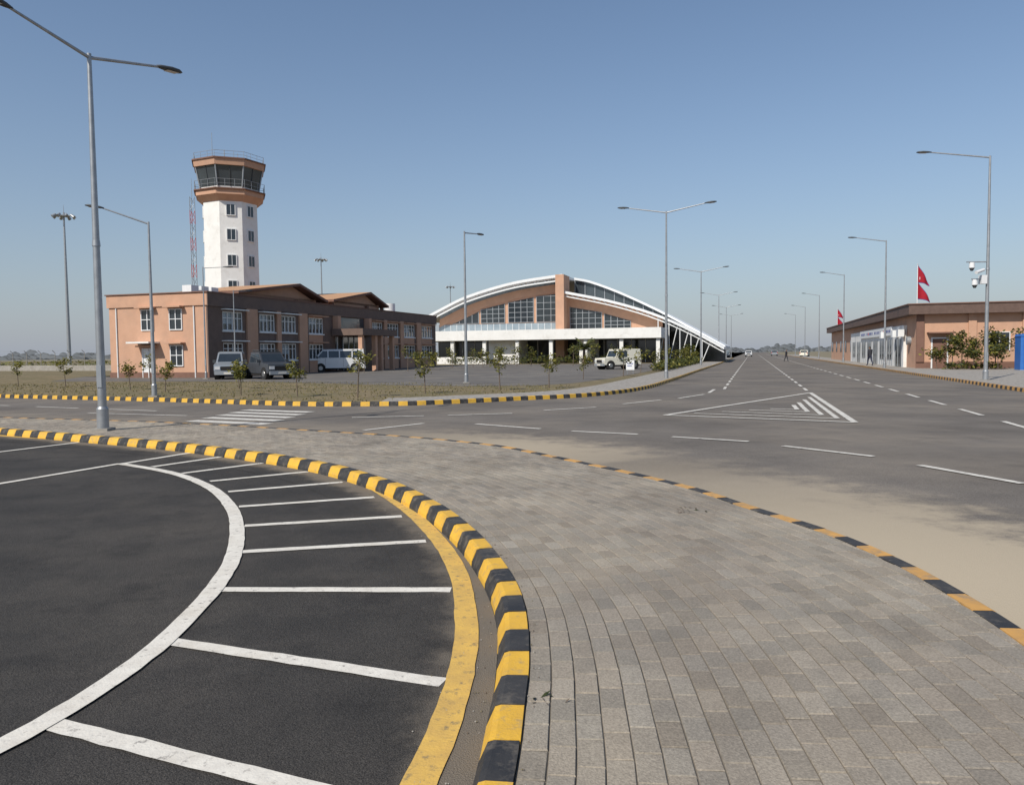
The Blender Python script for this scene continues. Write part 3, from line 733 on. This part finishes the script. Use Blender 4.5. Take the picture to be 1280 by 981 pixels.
vehicle('parked_suv',(-19.0,52.0,.1),math.radians(-75),4.2,1.75,[(-2.05,.36),(2.0,.36),(2.07,.6),(2.02,.98),(1.1,1.1),(-2.0,1.1),(-2.08,.7)],[-1.98,-1.85,.35,.95],1.07,1.78,'car_silver',[(-1.85,-1.1,-1.75,-1.1),(-1.0,-.2,-1.0,-.2),(-.1,.75,-.1,.3)],(-1.3,1.3))
# four-door pickup with open bed
vehicle('parked_pickup',(-16.2,51.0,.1),math.radians(-48),4.6,1.78,[(-2.25,.40),(2.05,.40),(2.12,.6),(2.07,.98),(1.15,1.08),(-.95,1.08),(-.95,.98),(-2.25,.98)],[-.9,-.8,.45,1.05],1.06,1.74,'car_dark',[(-.78,-.08,-.72,-.08),(.02,.85,.02,.42)],(-1.4,1.35),rack=True)
vehicle('parked_minivan',(-15.7,69.5,.1),math.radians(192),4.7,1.8,[(-2.35,.34),(2.33,.34),(2.4,.6),(2.3,1.05),(2.05,1.25),(-2.35,1.25)],[-2.33,-2.25,1.3,2.07],1.22,1.98,'car_white',[(-2.1,-1.3,-2.05,-1.3),(-1.2,-.2,-1.2,-.2),(-.1,.8,-.1,.8),(.9,1.75,.9,1.3)],(-1.5,1.5),tuck=.15)
vehicle('parked_jeep',(9.4,68,.1),math.radians(205),3.9,1.65,[(-1.9,.42),(1.85,.42),(1.9,.7),(1.85,1.0),(.75,1.05),(-1.9,1.05)],[-1.88,-1.85,.45,.72],1.02,1.72,'car_cream',[(-.45,.45,-.45,.38)],(-1.2,1.25),tuck=.07)
for L_,N_,r_,pt_ in ((215,-1,-90,'car_white'),(235,6,90,'car_silver'),(190,11.5,80,'car_cream'),(205,-6.8,80,'car_white'),(222,-7,85,'car_silver')):
    x,y=LN(L_,N_);vehicle('distant_car',(x,y,.05),ROT+math.radians(r_),4.4,1.75,[(-2.1,.3),(2.1,.3),(2.15,.6),(1.2,.95),(-2.1,.95)],[-1.9,-1.5,.4,1.15],.93,1.45,pt_,[(-1.6,-.4,-1.35,-.4),(-.3,.8,-.3,.35)],(-1.3,1.3))

# ---------------------------------------------------------------- people
def person(loc,rz,top,legs,h=1.72):
    J=[('pel',(0,0,.93),.145),('wst',(0,0,1.08),.125),('chs',(.02,0,1.30),.155),('nck',(.03,0,1.47),.062),('hd0',(.045,0,1.56),.085),('hd1',(.05,0,1.65),.092),('hd2',(.045,0,1.72),.06)]
    E=[(0,1),(1,2),(2,3),(3,4),(4,5),(5,6)]
    def add(nm,p,r,par): J.append((nm,p,r));E.append((par,len(J)-1));return len(J)-1
    for s,st in ((1,1),(-1,-1)):
        hp=add('hip',(0,s*.09,.88),.10,0)
        kn=add('kne',(.13*st+.03,s*.1,.49),.068,hp)
        an=add('ank',(.22*st-(.08 if st<0 else 0),s*.1,.09+(.03 if st<0 else 0)),.045,kn)
        add('toe',(.22*st+.17-(.08 if st<0 else 0),s*.11,.045),.04,an)
        sh=add('sho',(.02,s*.17,1.40),.068,2)
        el=add('elb',(-.10*st,s*.24,1.13),.046,sh)
        wr=add('wri',(-.16*st+.07,s*.25,.88),.032,el)
        add('hnd',(-.16*st+.10,s*.25,.80),.036,wr)
    me=bpy.data.meshes.new('p');me.from_pydata([j[1] for j in J],E,[]);o=bpy.data.objects.new('tmp',me);COL.objects.link(o)
    o.modifiers.new('s','SKIN');sv=me.skin_vertices[0].data
    for i,j in enumerate(J): sv[i].radius=(j[2],j[2]*(1.15 if i in(1,2) else 1))
    sv[0].use_root=True
    o.modifiers.new('ss','SUBSURF').levels=2
    dg=bpy.context.evaluated_depsgraph_get();m2=bpy.data.meshes.new_from_object(o.evaluated_get(dg))
    bpy.data.objects.remove(o)
    for k in (top,legs,'skin','hair'): m2.materials.append(MATS[k])
    for p in m2.polygons:
        c=p.center;p.use_smooth=True
        if c.z>1.66 or (c.z>1.55 and c.x<.0): p.material_index=3
        elif c.z>1.48: p.material_index=2
        elif c.z<.86 and abs(c.y)>.19: p.material_index=2
        elif c.z>.92 or abs(c.y)>.19: p.material_index=0
        elif c.z<.1: p.material_index=3
        else: p.material_index=1
    q=bpy.data.objects.new('walking_person',m2);COL.objects.link(q);q.location=loc;q.rotation_euler=(0,0,rz);s=h/1.76;q.scale=(s,s,s)
x,y=LN(78,10.4);person((x,y,.115),math.radians(95),'cloth_dark','cloth_navy',1.82)
x,y=LN(117,4.6);person((x,y,0),math.radians(-60),'cloth_dark','cloth_dark',1.72)

# ---------------------------------------------------------------- vegetation
def leafquad(b,c,s,mat):
    a=random.uniform(0,6.28);t=random.uniform(-.9,.9)
    u=V((math.cos(a),math.sin(a),t)).normalized()*s;w=u.cross(V((random.uniform(-1,1),random.uniform(-1,1),1))).normalized()*s*.5
    b.add('f',[c-u,c-w,c+u,c+w],[(0,1,2,3)],mat)
def tree(loc,h,r,k=160,name='young_tree',ls=.07,dark=.25):
    b=B(name,loc,random.uniform(0,6),single=True)
    top=V((random.uniform(-.08,.08)*h,random.uniform(-.08,.08)*h,h*.78))
    tr=.016*h
    mid=V((top.x*.3+random.uniform(-.03,.03),top.y*.3,h*.4))
    b.tube('t',(0,0,0),mid,tr,tr*.75,'bark',7);b.tube('t',mid,top,tr*.75,tr*.35,'bark',7)
    tips=[top+V((0,0,h*.1))]
    for i in range(9):
        f=random.uniform(.42,.95);s=mid.lerp(top,(f-.42)/.55)
        a=random.uniform(0,6.28);e=s+V((math.cos(a),math.sin(a),random.uniform(.2,1.0)))*r*random.uniform(.5,1.15)
        b.tube('t',s,e,tr*.35,tr*.12,'bark',5);tips.append(e);tips.append(s.lerp(e,.6))
    for i in range(k):
        t=random.choice(tips);c=t+V((random.gauss(0,.27),random.gauss(0,.27),random.gauss(0,.24)))*r
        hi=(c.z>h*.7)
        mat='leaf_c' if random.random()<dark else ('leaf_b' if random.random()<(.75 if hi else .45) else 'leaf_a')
        leafquad(b,c,ls*random.uniform(.6,1.3),mat)
    b.build()
for x,y,h in [(-5.6,27.8,1.75),(-3.4,30,1.7),(-8.0,28.6,1.45),(-10.6,30,1.4),(-15.1,33.4,1.5),(-17.9,36,1.4),(-.5,31.8,1.6),(-23.6,40.6,1.4),(-12.8,36,1.5),(-27,42,1.4),(1.6,33,1.5),(-20,42.5,1.9),(-31,44,1.5),(4.0,43,1.4)]:
    h*=random.uniform(.9,1.12);tree((x,y,.1),h,random.uniform(.25,.36)*h/1.5,random.randint(170,290),dark=.10)
for i in range(16):
    x=-12+i*2.1+random.uniform(-.6,.6);y=78+random.uniform(-6,6)+i*.8; 
    if x<-10: continue
    if i in(3,8,13):continue
    tree((x,y,.1),random.uniform(1.6,2.8),.6,200,ls=.12,dark=.3)
for i in range(11):
    L_=48+i*8;x,y=LN(L_,-7.6+random.uniform(-.4,.4));tree((x,y,.1),random.uniform(1.3,2.2),.5,160,ls=.1,dark=.35)
for i in range(8):
    x,y=LN(58+i*4.5,-30+random.uniform(-2,2));tree((x,y,.1),random.uniform(1.6,2.6),.6,160,ls=.1,dark=.3)
for N_,L_,h in [(14.0,63.5,2.5),(14.7,63.9,3.0),(15.5,63.6,2.2),(16.3,63.5,3.2),(16.9,64.0,2.7),(18.6,63.8,3.1),(20.5,63.5,2.9),(15.1,62.3,1.5),(16.6,62.2,1.6),(13.2,64.5,1.6),(22.5,63.2,3.0)]:
    x,y=LN(L_,N_);tree((x,y,.1),h,.6,420,'garden_shrub',.12,.5)
def hedge(pts,w,h,dens=55,name='hedge',ls=.13):
    b=B(name,single=True);P=resample([V(p) for p in pts],.5);Nn=normals(P)
    hs=[h*random.uniform(.6,1.2) for _ in P]
    for i,p in enumerate(P):
        for k in range(int(dens*w)):
            o=random.uniform(-w/2,w/2);z=.1+hs[i]*(1-(abs(o)/w)**2*1.5)*math.sqrt(random.random())
            c=p+Nn[i]*o+V((random.uniform(-.3,.3),random.uniform(-.3,.3)))
            leafquad(b,V((c.x,c.y,z)),ls*random.uniform(.6,1.4),random.choice(['leaf_a','leaf_c','leaf_c','leaf_b']))
    b.build()
hedge([(-8,104.5),(4,101),(16,97.5)],1.4,1.1);hedge([LN(60,-6.9),LN(104,-6.9)],1.1,.8,45)
hedge([LN(62.8,13.6),LN(62.8,17)],.9,.6,60)
hedge([LN(108,-8.5),LN(150,-7)],2.2,2.4,40,ls=.2)
b=B('palm_tree',(9.2,98,.1),single=True)
b.tube('t',(0,0,0),(.05,0,1.9),.22,.16,'bark',9)
for i in range(26):
    a=random.uniform(0,6.28);el=random.uniform(.1,1.2);Lf=random.uniform(1.5,2.1);p=V((.05,0,1.9));dr=V((math.cos(a)*math.cos(el),math.sin(a)*math.cos(el),math.sin(el)));sd=V((-math.sin(a),math.cos(a),0))
    for k in range(9):
        q=p+dr*Lf/9;dr=(dr+V((0,0,-.13))).normalized()
        b.tube('t',p,q,.02,.015,'leaf_a',4,caps=False)
        for s in (-1,1):
            l=.42*math.sin((k+1.5)/10*3.0)+.08
            b.add('f',[p,q,p.lerp(q,.6)+sd*s*l+dr*.15+V((0,0,-.12))],[(0,1,2)],random.choice(['leaf_c','leaf_a','leaf_c']))
        p=q
b.build()
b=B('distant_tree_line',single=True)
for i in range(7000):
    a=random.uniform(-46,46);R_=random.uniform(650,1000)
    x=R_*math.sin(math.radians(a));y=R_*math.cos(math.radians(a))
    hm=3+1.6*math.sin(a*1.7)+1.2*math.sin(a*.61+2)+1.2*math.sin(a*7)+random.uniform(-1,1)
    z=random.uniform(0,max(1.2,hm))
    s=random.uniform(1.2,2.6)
    b.add('f',[(x-s*1.6,y,z-s*.5),(x+s*1.6,y+1,z-s*.5),(x+s*.9,y,z+s*.35),(x,y,z+s*.6),(x-s,y,z+s*.3)],[(0,1,2,3,4)],'far_trees_hazed')
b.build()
b=B('scrub',single=True)
for i in range(2600):
    x=random.uniform(-150,-42);y=random.uniform(105,190);z=.0+random.random()**2*1.0
    leafquad(b,V((x,y,z)),random.uniform(.2,.5),random.choice(['leaf_a','leaf_a','leaf_b']))
b.build()
b=B('boundary_fence',single=True)
p0=V((-78,100));p1=V((-38,84));D=(p1-p0);k=18
for i in range(k+1):
    c=p0.lerp(p1,i/k);b.tube('p',(c.x,c.y,0),(c.x,c.y,2.2),.04,.04,'concrete',6);b.tube('p',(c.x,c.y,2.2),(c.x-.2,c.y-.2,2.5),.035,.035,'concrete',6)
for z in (.9,1.3,1.7,2.1,2.45): b.tube('p',(*p0,z),(*p1,z),.012,.012,'steel',4)
b.build()
b=B('boundary_wall',single=True);t=D.normalized();q=V((-t.y,t.x))*.12
b.add('w',[(*(p0-q),0),(*(p1-q),0),(*(p1-q),.75),(*(p0-q),.75),(*(p0+q),0),(*(p1+q),0),(*(p1+q),.75),(*(p0+q),.75)],[(0,1,2,3),(3,2,6,7),(5,4,7,6)],'concrete');b.build()
b=B('notice_sign',(8.1,52.5,.1),ROT)
b.tube('post',(-.2,0,0),(-.2,0,.5),.025,.025,'steel',6);b.tube('post',(.2,0,0),(.2,0,.5),.025,.025,'steel',6)
b.box('board',-.28,.28,-.03,-.0,.3,.95,'white_metal');b.box('lettering',-.2,.2,-.035,-.031,.7,.76,'flag_blue');b.box('lettering',-.2,.12,-.035,-.031,.55,.6,'flag_blue');b.build()

# ---------------------------------------------------------------- light, sky, camera
SE=math.radians(43);az=math.radians(219)
w=bpy.data.worlds.new('World');S.world=w;w.use_nodes=True;nt=w.node_tree;N=nt.nodes;Lk=nt.links
sky=N.new('ShaderNodeTexSky');sky.sky_type='NISHITA';sky.sun_disc=False;sky.sun_elevation=SE;sky.sun_rotation=az
sky.air_density=1.1;sky.dust_density=.5;sky.ozone_density=3.2;sky.altitude=100
bg=N['Background'];bg.inputs['Strength'].default_value=.11
# winter haze: sky colour drifts to pale dust haze towards the horizon
tc=N.new('ShaderNodeTexCoord');sx=N.new('ShaderNodeSeparateXYZ');Lk.new(tc.outputs['Generated'],sx.inputs[0])
ab=N.new('ShaderNodeMath');ab.operation='ABSOLUTE';Lk.new(sx.outputs[2],ab.inputs[0])
mu=N.new('ShaderNodeMath');mu.operation='MULTIPLY';mu.inputs[1].default_value=-6.0;Lk.new(ab.outputs[0],mu.inputs[0])
ex=N.new('ShaderNodeMath');ex.operation='EXPONENT';Lk.new(mu.outputs[0],ex.inputs[0])
m2=N.new('ShaderNodeMath');m2.operation='MULTIPLY';m2.inputs[1].default_value=.92;Lk.new(ex.outputs[0],m2.inputs[0])
mx=N.new('ShaderNodeMix');mx.data_type='RGBA';Lk.new(m2.outputs[0],mx.inputs[0]);Lk.new(sky.outputs[0],mx.inputs[6]);mx.inputs[7].default_value=(3.05,3.4,4.1,1)
Lk.new(mx.outputs[2],bg.inputs['Color'])
sd=bpy.data.lights.new('sun','SUN');sd.energy=4.5;sd.angle=math.radians(.5);sd.color=(1,.94,.84)
so=bpy.data.objects.new('sun',sd);COL.objects.link(so)
ts=V((math.sin(az)*math.cos(SE),math.cos(az)*math.cos(SE),math.sin(SE)))
so.rotation_euler=ts.to_track_quat('Z','Y').to_euler()
S.view_settings.view_transform='Standard';S.view_settings.look='None';S.view_settings.exposure=0
cd=bpy.data.cameras.new('camera');cam=bpy.data.objects.new('camera',cd);COL.objects.link(cam);S.camera=cam
cd.sensor_fit='HORIZONTAL';cd.sensor_width=36;cd.lens=36*960/1280;cd.clip_end=6000;cd.clip_start=.05
p=math.atan(49.5/960);r=.0105
X=V((1,0,0));F=V((0,math.cos(p),-math.sin(p)));U0=V((0,math.sin(p),math.cos(p)))
R=math.cos(r)*X-math.sin(r)*U0;U=math.sin(r)*X+math.cos(r)*U0
cam.matrix_world=Matrix(((R.x,U.x,-F.x,0),(R.y,U.y,-F.y,0),(R.z,U.z,-F.z,1.65),(0,0,0,1)))
